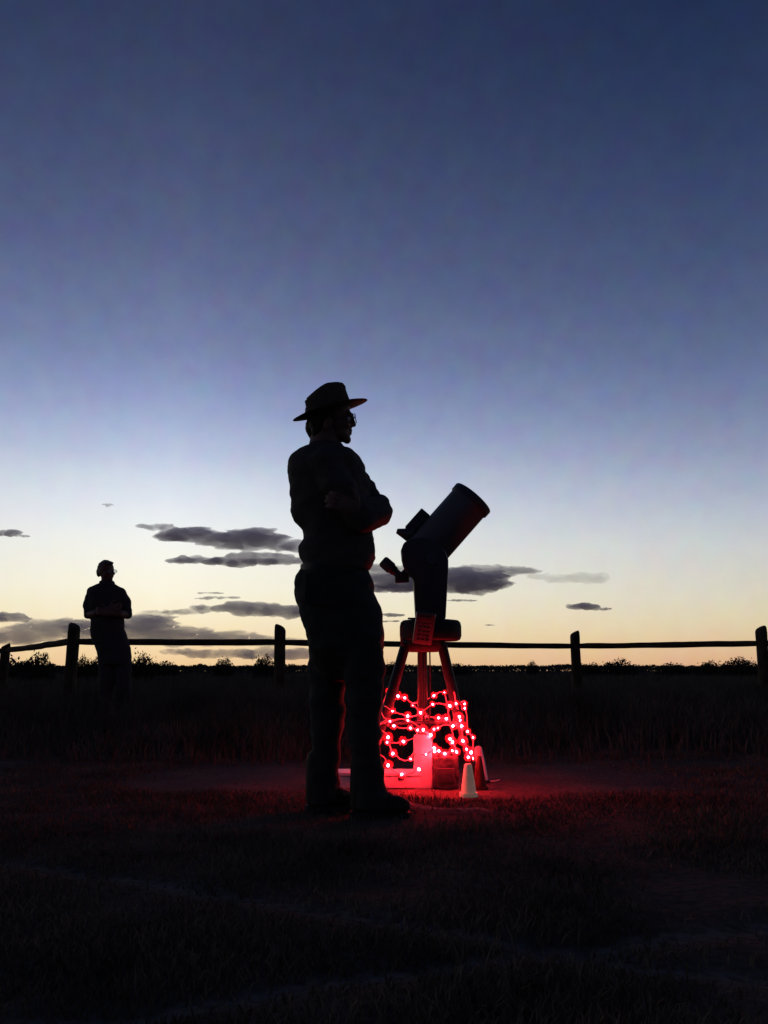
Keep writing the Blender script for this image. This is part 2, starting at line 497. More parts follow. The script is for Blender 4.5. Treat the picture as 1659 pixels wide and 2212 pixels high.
# ------------------------------------------------------------------ clouds
def cloud_mat(name, density, color=(1.0, 0.93, 0.975)):
    m = bpy.data.materials.new(name); m.use_nodes = True
    t = m.node_tree; t.nodes.clear()
    sc = t.nodes.new('ShaderNodeVolumePrincipled')
    sc.inputs['Color'].default_value = (*color, 1)
    sc.inputs['Density'].default_value = density
    sc.inputs['Density Attribute'].default_value = ''
    sc.inputs['Temperature Attribute'].default_value = ''
    sc.inputs['Anisotropy'].default_value = 0.0
    ou = t.nodes.new('ShaderNodeOutputMaterial')
    t.links.new(sc.outputs[0], ou.inputs['Volume'])
    return m
def cloud(puffs, dist, tau, label, seed, depth=0.55, rag=1.0, group=None, voxel=1.5):
    """puffs: (px, py, half width, half height); a lumpy body of vapour at its real distance"""
    rr = random.Random(seed)
    cx = sum(p[0] for p in puffs) / len(puffs); cy = sum(p[1] for p in puffs) / len(puffs)
    mb = MB()
    th = 0
    for (px, py, hw, hh) in puffs:
        k = max(1, int(hw / max(hh, 3) * 1.6))
        for i in range(k):
            u = (i + 0.5) / k * 2 - 1
            e = math.sqrt(max(0.12, 1 - u * u))
            h2 = hh * (0.45 + 0.55 * e) * rr.uniform(0.75, 1.15)
            w2 = max(h2 * 2.0, hw / k * 2.6) * rr.uniform(0.8, 1.2)
            dz = max(6.0, hh * 1.6) * depth * rr.uniform(0.7, 1.3)
            th = max(th, dz)
            mb.ellipsoid((px - cx + u * hw * 0.86, rr.uniform(-0.6, 0.6) * dz, cy - py + rr.uniform(-0.25, 0.25) * hh * e), (w2, dz, h2), None, 12, 8)
    me = remesh(mb, voxel, 5)
    n = len(me.vertices)
    co = np.empty(n * 3); me.vertices.foreach_get('co', co); co = co.reshape(-1, 3)
    no = np.empty(n * 3); me.vertices.foreach_get('normal', no); no = no.reshape(-1, 3)
    hmax = max(p[3] for p in puffs)
    amp = rag * (1.1 + hmax * 0.11)
    for i in range(n):
        p = co[i]
        a = noise.fractal(Vector((p[0] * 0.045 + seed, p[1] * 0.06, p[2] * 0.13)), 0.75, 2.1, 5)
        b = noise.noise(Vector((p[0] * 0.02 - seed, p[1] * 0.03, p[2] * 0.12)))
        co[i] += np.array((no[i][0] * 2.4, no[i][1], no[i][2] * 0.9)) * (a * amp)
        co[i][0] += b * hmax * 0.9
    s = dist / F
    co *= s
    me.vertices.foreach_set('co', co.ravel()); me.update()
    o = bpy.data.objects.new('cloud', me)
    me.materials.append(cloud_mat('cloud_vapour', tau * 1.1 / (2 * th * s)))
    o.location = P(cx, cy, dist)
    col.objects.link(o)
    return tag(o, label, 'cloud', group)
cloud([(345, 1138, 40, 9), (420, 1157, 75, 20), (520, 1163, 95, 22), (610, 1178, 60, 14), (690, 1190, 50, 10)], 5200, 3.0,
      'long grey cloud sloping down behind the hatted man, uppermost left of him', 11)
cloud([(420, 1210, 62, 9), (520, 1213, 90, 12), (560, 1200, 80, 8), (640, 1213, 70, 9)], 5600, 2.8,
      'flat grey cloud streak just beneath the long sloping cloud', 12)
cloud([(790, 1228, 90, 12), (900, 1250, 100, 26), (1010, 1255, 85, 30), (1060, 1232, 90, 14), (1130, 1232, 30, 7)], 5400, 3.2,
      'broad grey cloud behind the telescope mount arm', 13)
cloud([(845, 1271, 70, 9), (760, 1272, 50, 6)], 5900, 2.6, 'narrow grey cloud strip between the hatted man and the telescope, under the eyepiece', 14)
cloud([(1165, 1245, 32, 8), (1210, 1252, 26, 10), (1255, 1250, 40, 12), (1290, 1248, 18, 12)], 6000, 0.35, 'faint pale wisp of cloud trailing right of the broad cloud', 15)
cloud([(1262, 1310, 30, 8), (1240, 1309, 18, 5), (1300, 1315, 26, 3.5)], 6200, 2.4, 'small lone dark cloud above the fence rail at right', 16)
cloud([(1000, 1297, 38, 2.4)], 6100, 1.2, 'thin cloud thread just right of the mount base', 17, voxel=0.8)
cloud([(1058, 1350, 11, 1.6)], 6300, 1.2, 'tiny cloud dash low in the yellow sky above the rail', 18, voxel=0.6)
cloud([(18, 1332, 34, 11), (44, 1338, 14, 6)], 6600, 2.2, 'small dark cloud at the left edge over the low bank', 19)
cloud([(40, 1374, 80, 18), (120, 1358, 90, 22), (200, 1358, 90, 28), (290, 1350, 80, 30), (340, 1324, 30, 6), (300, 1372, 110, 20), (390, 1374, 100, 20), (480, 1378, 100, 17), (570, 1385, 70, 12)], 7800, 2.6,
      'wide low grey cloud bank behind the bareheaded man and the fence', 20, depth=0.9)
cloud([(395, 1322, 42, 7), (460, 1314, 42, 9), (540, 1314, 70, 15), (625, 1318, 70, 15), (690, 1322, 40, 10)], 6400, 2.2,
      'grey cloud layer above the low bank, left of the hatted man hip', 21)
cloud([(455, 1281, 30, 2.2), (480, 1291, 44, 3.4), (440, 1293, 22, 2.4)], 6000, 1.1, 'thin broken cloud streaks between the two grey layers', 22, voxel=0.8)
cloud([(14, 1152, 30, 8), (46, 1158, 18, 4)], 5300, 2.2, 'small grey cloud cut by the left edge high over the fence', 23)
cloud([(230, 1090, 14, 2.4), (232, 1092, 6, 3)], 5000, 0.6, 'tiny faint cloud speck high above the bareheaded man', 24, voxel=0.7)
cloud([(850, 1328, 22, 4.5), (838, 1342, 26, 2)], 6300, 1.8, 'little brown cloud between the hatted man thigh and the mount base', 25, voxel=0.8)
cloud([(400, 1408, 60, 7), (480, 1412, 100, 11), (590, 1412, 90, 13), (650, 1412, 50, 12)], 8800, 1.6, 'dull cloud band low beneath the fence rail left of the hatted man', 26)

# ------------------------------------------------------------------ far scrub and shrubs
def bush_meshes(seed, w, h, n, leaf):
    rr = random.Random(seed)
    lv, lf = [], []
    stems = MB()
    tips = []
    for k in range(9):
        a = rr.uniform(0, 2 * math.pi); r = rr.uniform(0.25, 1.0)
        tip = Vector((math.cos(a) * r * w * 0.8, math.sin(a) * r * w * 0.8, h * rr.uniform(0.45, 0.85) * (1 - 0.35 * r * r)))
        mid = tip * 0.5 + Vector((0, 0, h * 0.08))
        stems.tube([Vector((0, 0, -0.03)), mid, tip], [0.022 * h, 0.014 * h, 0.004], 5)
        tips += [tip, tip, mid]
    for i in range(n):
        t = rr.choice(tips)
        c = t + Vector((rr.gauss(0, w * 0.24), rr.gauss(0, w * 0.24), rr.gauss(-0.12 * h, h * 0.15)))
        if i % 4:
            q = Vector((rr.gauss(0, 1), rr.gauss(0, 1), rr.gauss(0, 1))).normalized() * rr.random() ** 0.4
            c = Vector((q.x * w * 0.95, q.y * w * 0.95, h * 0.36 + q.z * h * 0.5 * (1 + 0.35 * noise.noise(Vector((q.x * 2.2 + seed, q.y * 2.2, 0))))))
        if c.z < 0.02: c.z = rr.uniform(0.02, 0.2 * h)
        u = Vector((rr.gauss(0, 1), rr.gauss(0, 1), rr.gauss(0.5, 1))).normalized()
        v = u.orthogonal().normalized(); v.rotate(Matrix.Rotation(rr.uniform(0, 6.28), 3, u))
        s = leaf * rr.uniform(0.6, 1.4)
        o = len(lv)
        lv += [c - u * s, c + v * s * 0.45, c + u * s * 1.2, c - v * s * 0.45]
        lf.append((o, o + 1, o + 2, o + 3))
    me = bpy.data.meshes.new('foliage'); me.from_pydata([tuple(v) for v in lv], [], lf); me.materials.append(M_LEAF)
    sm = stems.mesh('stem'); sm.materials.append(M_STEM)
    return me, sm
BUSH = [bush_meshes(s, 0.62, 1.0, 3400, 0.040) for s in (1, 2, 3, 4)]
def shrub(px, top, d, wpx, label, k):
    base = P(px, 1449, d)
    h = CAM_H + (1449.2 - top) * d / F
    w = 1.35 * wpx * d / F
    r = thing('shrub', (base.x, d, 0), label, 'shrub', 'scrub bushes along the horizon')
    f_, s_ = BUSH[k % 4]
    for nm, me in (('foliage', f_), ('stem', s_)):
        o = bpy.data.objects.new(nm, me); col.objects.link(o); o.parent = r
        o.scale = (w / 1.15, w / 1.15, h / 0.93); o.rotation_euler = (0, 0, k * 1.3)
    return r
SHR = [(24, 1417, 24, 90, 'spreading dark shrub beyond the short leftmost fence post'),
       (84, 1404, 21, 46, 'upright dark shrub touching the rail left of the tall post by the bareheaded man'),
       (178, 1414, 24, 30, 'rounded shrub hard against the right side of the post by the bareheaded man'),
       (206, 1418, 30, 26, 'low shrub between that post and the bareheaded man legs'),
       (308, 1408, 26, 44, 'tallest shrub just right of the bareheaded man hip'),
       (352, 1425, 44, 50, 'flat low shrub two bush widths right of the bareheaded man'),
       (484, 1419, 40, 34, 'knobbly shrub halfway along the rail between the bareheaded man and the next post'),
       (570, 1412, 30, 36, 'ragged feathery shrub just left of the post beside the hatted man'),
       (848, 1429, 52, 40, 'low shrub between the hatted man thigh and the tripod'),
       (984, 1431, 46, 50, 'pale topped shrub beside the right tripod leg'),
       (1150, 1427, 60, 18, 'narrow little shrub standing alone left of the middle right fence post'),
       (1276, 1430, 48, 44, 'low shrub just right of the middle right fence post'),
       (1338, 1423, 46, 60, 'domed shrub right of the middle right fence post, the higher of the pair there'),
       (1453, 1430, 52, 54, 'broad low shrub midway along the right rail'),
       (1534, 1427, 44, 46, 'uneven shrub touching the tall bush near the right edge'),
       (1598, 1418, 40, 60, 'tall rounded shrub just left of the rightmost fence post')]
for k, (px, top, d, w, lb) in enumerate(SHR):
    shrub(px, top, d, w, lb, k)
lv, lf = [], []
rr = random.Random(5)
for i in range(60000):
    d = rr.uniform(60, 190)
    x = rr.uniform(-0.62, 0.62) * d
    hm = CAM_H + d * (0.0054 + 0.0030 * noise.noise(Vector((x / d * 26, d * 0.02, 4))) + 0.0026 * noise.noise(Vector((x / d * 90, d * 0.05, 9))))
    c = Vector((x, d, max(0.02, hm * (rr.random() ** 0.35))))
    u = Vector((rr.gauss(0, 1), rr.gauss(0, 1), rr.gauss(0.6, 1))).normalized()
    v = u.orthogonal().normalized()
    s = rr.uniform(0.05, 0.14) * d / 90
    o = len(lv)
    lv += [c - u * s, c + v * s * 0.7, c + u * s, c - v * s * 0.7]
    lf.append((o, o + 1, o + 2, o + 3))
sme = bpy.data.meshes.new('distant_scrub'); sme.from_pydata([tuple(v) for v in lv], [], lf)
tag(link('distant_scrub', sme, M_LEAF, smooth=False), 'dark belt of scrub along the horizon', None, None, 'stuff')

# ------------------------------------------------------------------ fence
RAIL_Z = 0.92
fence_pts = [(-190, 13.6, 1.02), (8, 12.2, 0.95), (152, 9.84, 1.11), (605, 10.15, 1.11), (1245, 11.8, 1.11), (1649, 10.5, 1.11), (2120, 9.4, 1.11)]
posts = []
for px, d, h in fence_pts:
    b = P(px, 1449, d); posts.append((Vector((b.x, d, 0)), h))
fence = thing('wooden_fence', posts[2][0], 'weathered split rail fence with one visible rail crossing the field', 'fence')
for k, (b, h) in enumerate(posts):
    rr = random.Random(k + 40)
    if k == 0: continue
    R = []
    rad = 0.066
    ph = rr.uniform(0, 6)
    for z in (-0.1, 0.15, 0.4, 0.7, 0.9, h - 0.06, h - 0.02, h):
        ring_ = []
        shrink = 0.82 if z >= h - 0.001 else (0.95 if z > h - 0.03 else 1)
        for j in range(14):
            a = 2 * math.pi * j / 14
            r = rad * shrink * (1 + 0.10 * noise.noise(Vector((math.cos(a) * 1.5 + k * 7, math.sin(a) * 1.5, z * 3)))) * (1.0 + 0.06 * math.cos(4 * a + ph))
            zz_ = z + (0.03 * math.cos(a - (2.6 if k in (2, 3) else 0.3)) if z > h - 0.05 else 0)
            ring_.append(b + Vector((math.cos(a) * r + 0.012 * (k % 3 - 1) * (z / h), math.sin(a) * r, zz_)))
        R.append(ring_)
    MB().rings(R).build('post', M_WOOD, fence)
for k in range(len(posts) - 1):
    a, b = posts[k][0], posts[k + 1][0]
    za = RAIL_Z - (0.12 if k == 0 else 0.05 if k == 1 else 0.0); zb = RAIL_Z - (0.05 if k == 0 else 0)
    R = []
    n = 15
    dirv = (b - a).normalized(); side = Vector((-dirv.y, dirv.x, 0))
    for i in range(n):
        t = i / (n - 1)
        c = a.lerp(b, t) + Vector((0, 0, za + (zb - za) * t - 0.004 * math.sin(math.pi * t) + 0.008 * noise.noise(Vector((t * 5, k * 3.3, 0)))))
        rr_ = 0.039 * (0.85 if i in (0, n - 1) else 1)
        ring_ = []
        for j in range(10):
            q = 2 * math.pi * j / 10
            r = rr_ * (1 + 0.16 * noise.noise(Vector((math.cos(q) * 1.4, math.sin(q) * 1.4 + k * 5, t * 9))))
            ring_.append(c + side * math.cos(q) * r * 0.9 + Vector((0, 0, math.sin(q) * r)))
        R.append(ring_)
    MB().rings(R).build('rail', M_WOOD, fence)

# ------------------------------------------------------------------ the man in the hat
DM = 3.65
def Q(px, py, dy=0.0): return P(px, py, DM + dy)
U = DM / F                                            # metres per picture unit at his distance
man = thing('person', (Q(745, 1755).x, DM, 0), 'man in broad-brimmed hat and glasses standing with folded arms beside the telescope', 'person')
def loft(mb, rows, ref, pw=2.3, n=30):
    R = []
    for (y, l, r, ry, dy) in rows:
        c = ref((l + r) / 2, y, dy); hw = (ref(r, y, dy) - ref(l, y, dy)).length / 2
        R.append(ring(c, hw, ry, n, pw))
    mb.rings(R)
torso = [(962, 670, 742, .075, .0), (972, 655, 752, .10, .0), (984, 643, 770, .165, 0), (1006, 626, 788, .205, 0), (1028, 620, 792, .21, 0), (1057, 622, 794, .20, 0), (1083, 629, 797, .195, 0),
         (1110, 632, 800, .19, 0), (1128, 635, 803, .185, 0), (1140, 642, 805, .18, 0), (1150, 653, 806, .172, 0), (1162, 655, 807, .168, 0), (1184, 645, 809, .172, 0), (1204, 645, 808, .172, 0),
         (1218, 650, 802, .165, 0), (1230, 653, 793, .158, 0)]
arm_r = ([Q(704, 1006, -.17), Q(738, 1062, -.205), Q(786, 1124, -.19)], [.074, .066, .06])
fore_r = ([Q(786, 1124, -.19), Q(822, 1108, -.08), Q(818, 1092, .08)], [.06, .058, .048])
arm_l = ([Q(738, 1000, .15), Q(768, 1044, .15), Q(806, 1098, .12)], [.074, .066, .062])
fore_l = ([Q(808, 1102, .12), Q(816, 1104, -.06), Q(776, 1098, -.20)], [.064, .066, .050])
mb = MB()
loft(mb, torso, Q)
for pts, rad in (arm_r, fore_r, arm_l, fore_l):
    mb.tube(pts, rad, 16, round_ends=True)
mb.ellipsoid(Q(818, 1108, 0), (.066, .09, .062))
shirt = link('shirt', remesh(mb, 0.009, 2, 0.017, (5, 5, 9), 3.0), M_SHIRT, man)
# collar
cb = MB()
for dz, r in ((0, 1),):
    R = []
    for (y, s, off) in ((984, 1.25, 0), (966, 1.0, 0), (960, 1.02, 0), (960, 1.12, 0), (974, 1.30, 0), (986, 1.38, 0)):
        R.append(ring(Q(704 + off, y), .068 * s, .066 * s, 24, 2.1))
    cb.rings(R, caps=False)
cb.build('collar', M_SHIRT, shirt)

tr = [(1222, 655, 789, .155, 0), (1234, 646, 791, .16, 0), (1246, 640, 797, .168, 0), (1262, 637, 806, .172, 0), (1274, 636, 806, .175, 0), (1297, 640, 815, .178, 0), (1317, 649, 822, .178, 0),
      (1343, 655, 828, .176, 0), (1375, 661, 830, .172, 0), (1400, 666, 829, .166, 0), (1428, 670, 827, .135, 0), (1452, 686, 815, .095, 0), (1470, 715, 790, .05, 0)]
leg1 = [(1370, 664, 745, .085, .085), (1450, 669, 752, .085, .085), (1520, 668, 747, .08, .085), (1600, 668, 738, .073, .085), (1660, 668, 731, .068, .085), (1700, 667, 730, .066, .085), (1736, 665, 732, .07, .085)]
leg2 = [(1370, 740, 829, .088, -.075), (1450, 744, 829, .088, -.075), (1520, 748, 824, .082, -.075), (1600, 756, 821, .074, -.075), (1660, 760, 827, .072, -.075), (1700, 762, 838, .075, -.075), (1744, 760, 845, .078, -.075)]
mb = MB()
loft(mb, tr, Q); loft(mb, leg1, Q, 2.1); loft(mb, leg2, Q, 2.1)
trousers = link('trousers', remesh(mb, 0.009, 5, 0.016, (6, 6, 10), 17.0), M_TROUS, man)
bl = MB(); R = []
for (y, g) in ((1237, 0), (1237, .006), (1223, .006), (1223, 0)):
    R.append(ring(Q(720, y), .138 + g, .160 + g, 30, 2.3))
bl.rings(R); bl.build('belt', M_BAND, trousers)
pk = MB(); pk.box(Q(690, 1272, -.172), (.12, .012, .13)); pk.build('pocket_flap', M_TROUS, trousers, bevel=.005)
# boots
def boot(px0, px1, dy, toe):
    mb = MB()
    d = DM + dy
    zb = 0.0
    xs = P(px0, 1449, d).x; xe = P(px1, 1449, d).x
    L = xe - xs
    mb.tube([Vector((xs + .06, d, .20)), Vector((xs + .055, d, .09)), Vector((xs + .05, d, .05))], [.058, .055, .05], 16, round_ends=True)
    mb.ellipsoid((xs + L * .40, d, .055), (L * .40, .046, .05))
    mb.ellipsoid((xs + L * .72, d + toe, .042), (L * .28, .050, .042))
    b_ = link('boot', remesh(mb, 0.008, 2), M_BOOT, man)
    so = MB()
    R = []
    for z, s in ((-.012, .98), (-.012, 1.0), (.016, 1.0), (.018, .97)):
        r_ = []
        for j in range(28):
            a = 2 * math.pi * j / 28
            ca, sa = math.cos(a), math.sin(a)
            r_.append(Vector((xs + L / 2 + L / 2 * s * math.copysign(abs(ca) ** .85, ca), d + toe * max(0, ca) + (.047 + .008 * ca) * s * math.copysign(abs(sa) ** .8, sa), z)))
        R.append(r_)
    so.rings(R).build('sole', M_RUBBER, b_)
boot(664, 776, .085, .02)
boot(757, 886, -.075, -.02)

# body: one continuous skin from head to feet, hands with five fingers
body = MB()
sh = lambda rows, k: [(y, l + k, r - k, max(.03, ry - .028), dy) for (y, l, r, ry, dy) in rows]
loft(body, sh(torso, 14), Q); loft(body, sh(tr, 12), Q); loft(body, sh(leg1, 12), Q); loft(body, sh(leg2, 12), Q)
for pts, rad in (arm_r, fore_r, arm_l, fore_l):
    body.tube(pts, [r - .02 for r in rad], 14, round_ends=True)
for dy, x in ((.085, 700), (-.075, 802)):
    body.ellipsoid(P(x + 22, 1449, DM + dy) * Vector((1, 1, 0)) + Vector((0, 0, .05)) if False else Vector((P(x + 20, 1449, DM + dy).x, DM + dy, .06)), (.09, .033, .03))
body.tube([Q(704, 905), Q(702, 940), Q(700, 985)], [.066, .064, .078], 18)
skull = Q(712, 893)
body.ellipsoid(skull, (.096, .075, .112))
body.ellipsoid(Q(731, 916), (.062, .064, .065))
body.ellipsoid(Q(736, 938), (.044, .052, .036))
body.ellipsoid(Q(749.5, 950), (.019, .026, .019))
body.ellipsoid(Q(755, 898), (.016, .05, .014))                       # brow
body.tube([Q(757.5, 899), Q(761, 909), Q(764, 917)], [.009, .011, .0125], 10, round_ends=True)   # nose
for s in (-1, 1):
    body.ellipsoid(Q(761, 919, s * .012), (.009, .009, .008))
    body.ellipsoid(Q(708, 914, s * .079), (.020, .010, .033), Matrix.Rotation(.25, 3, 'Y'))        # ears
    body.ellipsoid(Q(744, 917, s * .036), (.026, .024, .02))                                        # cheeks
body.ellipsoid(Q(755.5, 930), (.0125, .024, .0075))
body.ellipsoid(Q(754.5, 936.5), (.0125, .021, .0075))
# his left hand closes on the right upper arm (near side); the right hand closes on the left arm
def hand(mb, wrist, fdir, side, up, L=.082):
    """palm, four unequal bent fingers and a thumb that leaves the side of the palm"""
    fdir, side, up = fdir.normalized(), side.normalized(), up.normalized()
    rot = Matrix((fdir, side, up)).transposed()
    pc = wrist + fdir * .045
    mb.ellipsoid(pc, (.052, .041, .017), rot)
    for k, (o, l) in enumerate(((-.031, .82), (-.0105, .97), (.0105, 1.0), (.031, .88))):
        b = wrist + fdir * .080 + side * o
        p1 = b + fdir * L * l * .42 + up * .004
        p2 = p1 + fdir * L * l * .28 - up * .010
        p3 = p2 + fdir * L * l * .18 - up * .017
        mb.tube([b - fdir * .02, b, p1, p2, p3], [.0095, .0095, .0088, .0082, .0072], 10, round_ends=True)
    t0 = wrist + fdir * .022 + side * .034
    t1 = t0 + fdir * .028 + side * .030 + up * .004
    t2 = t1 + fdir * .034 + side * .008
    mb.tube([t0 - side * .02, t0, t1, t2], [.014, .0135, .0105, .009], 10, round_ends=True)
hand(body, Q(778, 1098, -.245), Vector((-1, -.08, .30)), Vector((.3, 0, 1)), Vector((0, -1, 0)))
hand(body, Q(812, 1080, .15), Vector((-.75, .35, .45)), Vector((.4, 0, 1)), Vector((.5, .8, 0)))
link('body', remesh(body, 0.0052, 1), M_SKIN, man)
for s in (-1, 1):
    e = MB(); e.ellipsoid(Q(751.5, 905, s * .032), .0115); e.build('eye', M_WHITE, man)
hr = MB()
hr.ellipsoid(Q(706, 892), (.098, .080, .108))
hr.tube([Q(680, 905), Q(678, 925), Q(682, 942)], [.040, .038, .030], 14, round_ends=True)
for s in (-1, 1):
    hr.tube([Q(690, 895, s * .055), Q(684, 918, s * .055), Q(683, 938, s * .04)], [.032, .03, .022], 12, round_ends=True)
link('hair', remesh(hr, 0.007, 1, 0.010, (16, 16, 22), 9.0), M_HAIR, man)
# glasses
gl = MB()
gm = [Q(768, 903.5, .034), Q(764, 903.5, -.034)]
for c in gm:
    pts = []
    for j in range(17):
        a = 2 * math.pi * j / 16
        pts.append(c + Vector((-.004 * math.sin(a), .025 * math.copysign(abs(math.cos(a)) ** .7, math.cos(a)), .0195 * math.copysign(abs(math.sin(a)) ** .7, math.sin(a)))))
    gl.tube(pts, .0019, 6)
gl.tube([gm[0] + Vector((0, -.025, .006)), gm[1] + Vector((0, .025, .006))], .002, 6)
for s, c in ((1, gm[0]), (-1, gm[1])):
    gl.tube([c + Vector((0, s * .025, .010)), Q(745, 901, s * .074), Q(712, 903, s * .086), Q(703, 910, s * .084)], .002, 6)
gobj = gl.build('glasses', M_METAL, man)
for c in gm:
    lm = MB(); R = []
    for x in (-.001, .001):
        R.append([c + Vector((x - .004 * math.sin(2 * math.pi * j / 20), .024 * math.copysign(abs(math.cos(2 * math.pi * j / 20)) ** .7, math.cos(2 * math.pi * j / 20)), .0185 * math.copysign(abs(math.sin(2 * math.pi * j / 20)) ** .7, math.sin(2 * math.pi * j / 20)))) for j in range(20)])
    lm.rings(R).build('lens', M_LENS, gobj)
# hat, tipped back
hc = Q(714, 889)
tilt = math.radians(-17.5)
away = math.radians(20)
HR = Matrix.Rotation(math.radians(4.0), 3, 'X') @ Matrix.Rotation(away, 3, 'Z') @ Matrix.Rotation(tilt, 3, 'Y')
def hl_(x, y, z): return hc + HR @ Vector((x, y, z))
hb = MB(); R = []
prof = [(0.0, .104, .086), (.018, .1035, .085), (.045, .102, .083), (.075, .100, .080), (.100, .098, .076), (.114, .093, .068), (.122, .078, .054), (.1245, .040, .026)]
NR = 40
for z, rx, ry in prof:
    rg = []
    for j in range(NR):
        a = 2 * math.pi * j / NR
        ca, sa = math.cos(a), math.sin(a)
        zz_ = z
        if z > .09:                                         # pinched front, lower back
            zz_ += -.028 * max(0, -ca) ** 1.4 - .004 * max(0, ca)
            zz_ += -.012 * max(0, 1 - abs(sa) * 2) * (1 if z > .105 else .3) * max(0, ca)
        rg.append(hl_(rx * ca - .002 + (.005 if z > .09 else 0), ry * sa, zz_))
    R.append(rg)
hb.rings(R)
hat = hb.build('hat', M_FELT, man)
bm_ = MB(); R = []
for rr_, up, th in ((.094, -.002, 0), (.120, -.001, 0), (.150, .001, 0), (.177, .003, 0), (.1795, .005, 0), (.177, .008, 0), (.150, .006, 0), (.120, .006, 0), (.094, .006, 0)):
    rg = []
    for j in range(56):
        a = 2 * math.pi * j / 56
        ca, sa = math.cos(a), math.sin(a)
        e = (rr_ - .094) / .08
        curl = .004 * e * e * sa * sa - .004 * e * ca * ca * 0
        rg.append(hl_(rr_ * ca + .001, (rr_ * .88) * sa, up + curl + .002 * e * math.sin(3 * a + 1)))
    R.append(rg)
bm_.rings(R, caps=False).build('brim', M_FELT, hat)
hbnd = MB(); R = []
for z, g in ((.006, .0025), (.006, .004), (.030, .004), (.030, .0025)):
    R.append([hl_((.1008 - z * .08 + g) * math.cos(2 * math.pi * j / 40) - .002, (.084 - z * .08 + g) * math.sin(2 * math.pi * j / 40), z) for j in range(40)])
hbnd.rings(R, caps=False).build('hat_band', M_BAND, hat)

# ------------------------------------------------------------------ the man at the fence
DF = 8.9
def W(px, py, dy=0.0): return P(px, py, DF + dy)
man2 = thing('person', (W(248, 1575).x, DF, 0), 'bareheaded man in a short-sleeved collared shirt standing at the fence', 'person')
t2 = [(1262, 214, 248, .07, 0), (1269, 198, 260, .09, 0), (1280, 191, 268, .115, 0), (1295, 192, 267, .125, 0), (1315, 194, 266, .128, 0), (1336, 196, 267, .128, 0), (1358, 196, 268, .125, 0), (1378, 198, 274, .125, 0), (1392, 202, 278, .12, 0)]
a2l = ([W(199, 1281, 0), W(192, 1306, .0), W(191, 1328, -.02)], [.062, .055, .050])
f2l = ([W(191, 1328, -.02), W(208, 1325, -.13), W(236, 1316, -.17)], [.047, .043, .036])
a2r = ([W(261, 1282, 0), W(270, 1305, .0), W(276, 1327, -.02)], [.060, .055, .052])
f2r = ([W(275, 1328, -.02), W(258, 1326, -.15), W(232, 1324, -.19)], [.047, .043, .036])
mb = MB(); loft(mb, t2, W)
for p_, r_ in (a2l, a2r): mb.tube(p_, [r + .004 for r in r_], 14, round_ends=True)
shirt2 = link('shirt', remesh(mb, 0.012, 2, 0.014, (5, 5, 7), 31), M_POLO, man2)
cb = MB(); cb.rings([ring(W(231, y), .066 * s, .064 * s, 20, 2.1) for (y, s) in ((1268, 1.3), (1259, 1.05), (1255, 1.05), (1256, 1.15), (1264, 1.35), (1270, 1.45))], caps=False)
cb.build('collar', M_POLO, shirt2)
q2 = [(1384, 202, 276, .12, 0), (1396, 206, 281, .125, 0), (1410, 211, 283, .125, 0), (1424, 213, 283, .12, 0), (1436, 214, 284, .11, 0)]
l2a = [(1420, 213, 250, .085, 0), (1470, 214, 247, .08, 0), (1520, 214, 243, .068, .0), (1566, 213, 241, .062, 0)]
l2b = [(1420, 247, 283, .085, 0), (1470, 251, 283, .08, 0), (1520, 254, 283, .068, 0), (1566, 255, 283, .062, 0)]
mb = MB(); loft(mb, q2, W); loft(mb, l2a, W, 2.1); loft(mb, l2b, W, 2.1)
tr2 = link('trousers', remesh(mb, 0.012, 2, 0.012, (6, 6, 9), 5), M_JEANS, man2)
for px in (227, 270):
    mb = MB(); x = W(px, 1449).x
    mb.ellipsoid((x, DF - .02, .09), (.05, .06, .09)); mb.ellipsoid((x + .01, DF - .10, .045), (.048, .12, .05))
    link('shoe', remesh(mb, 0.012, 1), M_BOOT, man2)
body = MB()
sh2 = lambda rows, k: [(y, l + k, r - k, max(.03, ry - .03), dy) for (y, l, r, ry, dy) in rows]
loft(body, sh2(t2, 6), W); loft(body, sh2(q2, 6), W); loft(body, sh2(l2a, 5), W); loft(body, sh2(l2b, 5), W)
for p_, r_ in (a2l, a2r): body.tube(p_, [r - .016 for r in r_], 12, round_ends=True)
for p_, r_ in (f2l, f2r): body.tube(p_, [r - .004 for r in r_], 12, round_ends=True)
for px in (227, 270):
    body.ellipsoid((W(px, 1449).x, DF - .08, .05), (.03, .09, .03))
body.tube([W(231, 1246), W(231, 1258), W(231, 1270)], [.058, .06, .07], 16)
body.ellipsoid(W(229.5, 1231), (.080, .092, .098))
body.ellipsoid(W(233, 1241, -.02), (.062, .075, .066))
body.ellipsoid(W(237, 1250, -.045), (.032, .035, .026))
body.tube([W(243, 1233, -.085), W(246, 1239.5, -.10)], [.010, .014], 10, round_ends=True)
body.ellipsoid(W(212.5, 1238, .01), (.012, .022, .032)); body.ellipsoid(W(240, 1246, -.085), (.022, .012, .007))
hand(body, W(232, 1317, -.175), Vector((1, -.1, .3)), Vector((0, .1, 1)), Vector((0, -1, .1)))
hand(body, W(236, 1325, -.20), Vector((-1, -.05, .25)), Vector((0, .1, 1)), Vector((0, -1, .1)))
link('body', remesh(body, 0.0065, 1), M_SKIN, man2)
hr = MB(); hr.ellipsoid(W(228, 1227, .015), (.084, .090, .088))
for q in ((236, 1216, -.05), (239, 1217, -.06), (230, 1215, -.04)): hr.ellipsoid(W(*q), (.034, .04, .018))
hr.ellipsoid(W(214, 1236, .03), (.03, .045, .05))
link('hair', remesh(hr, 0.009, 1, 0.008, (18, 18, 24), 2.0), M_GREYHAIR, man2)
gl = MB()
lens_c = []
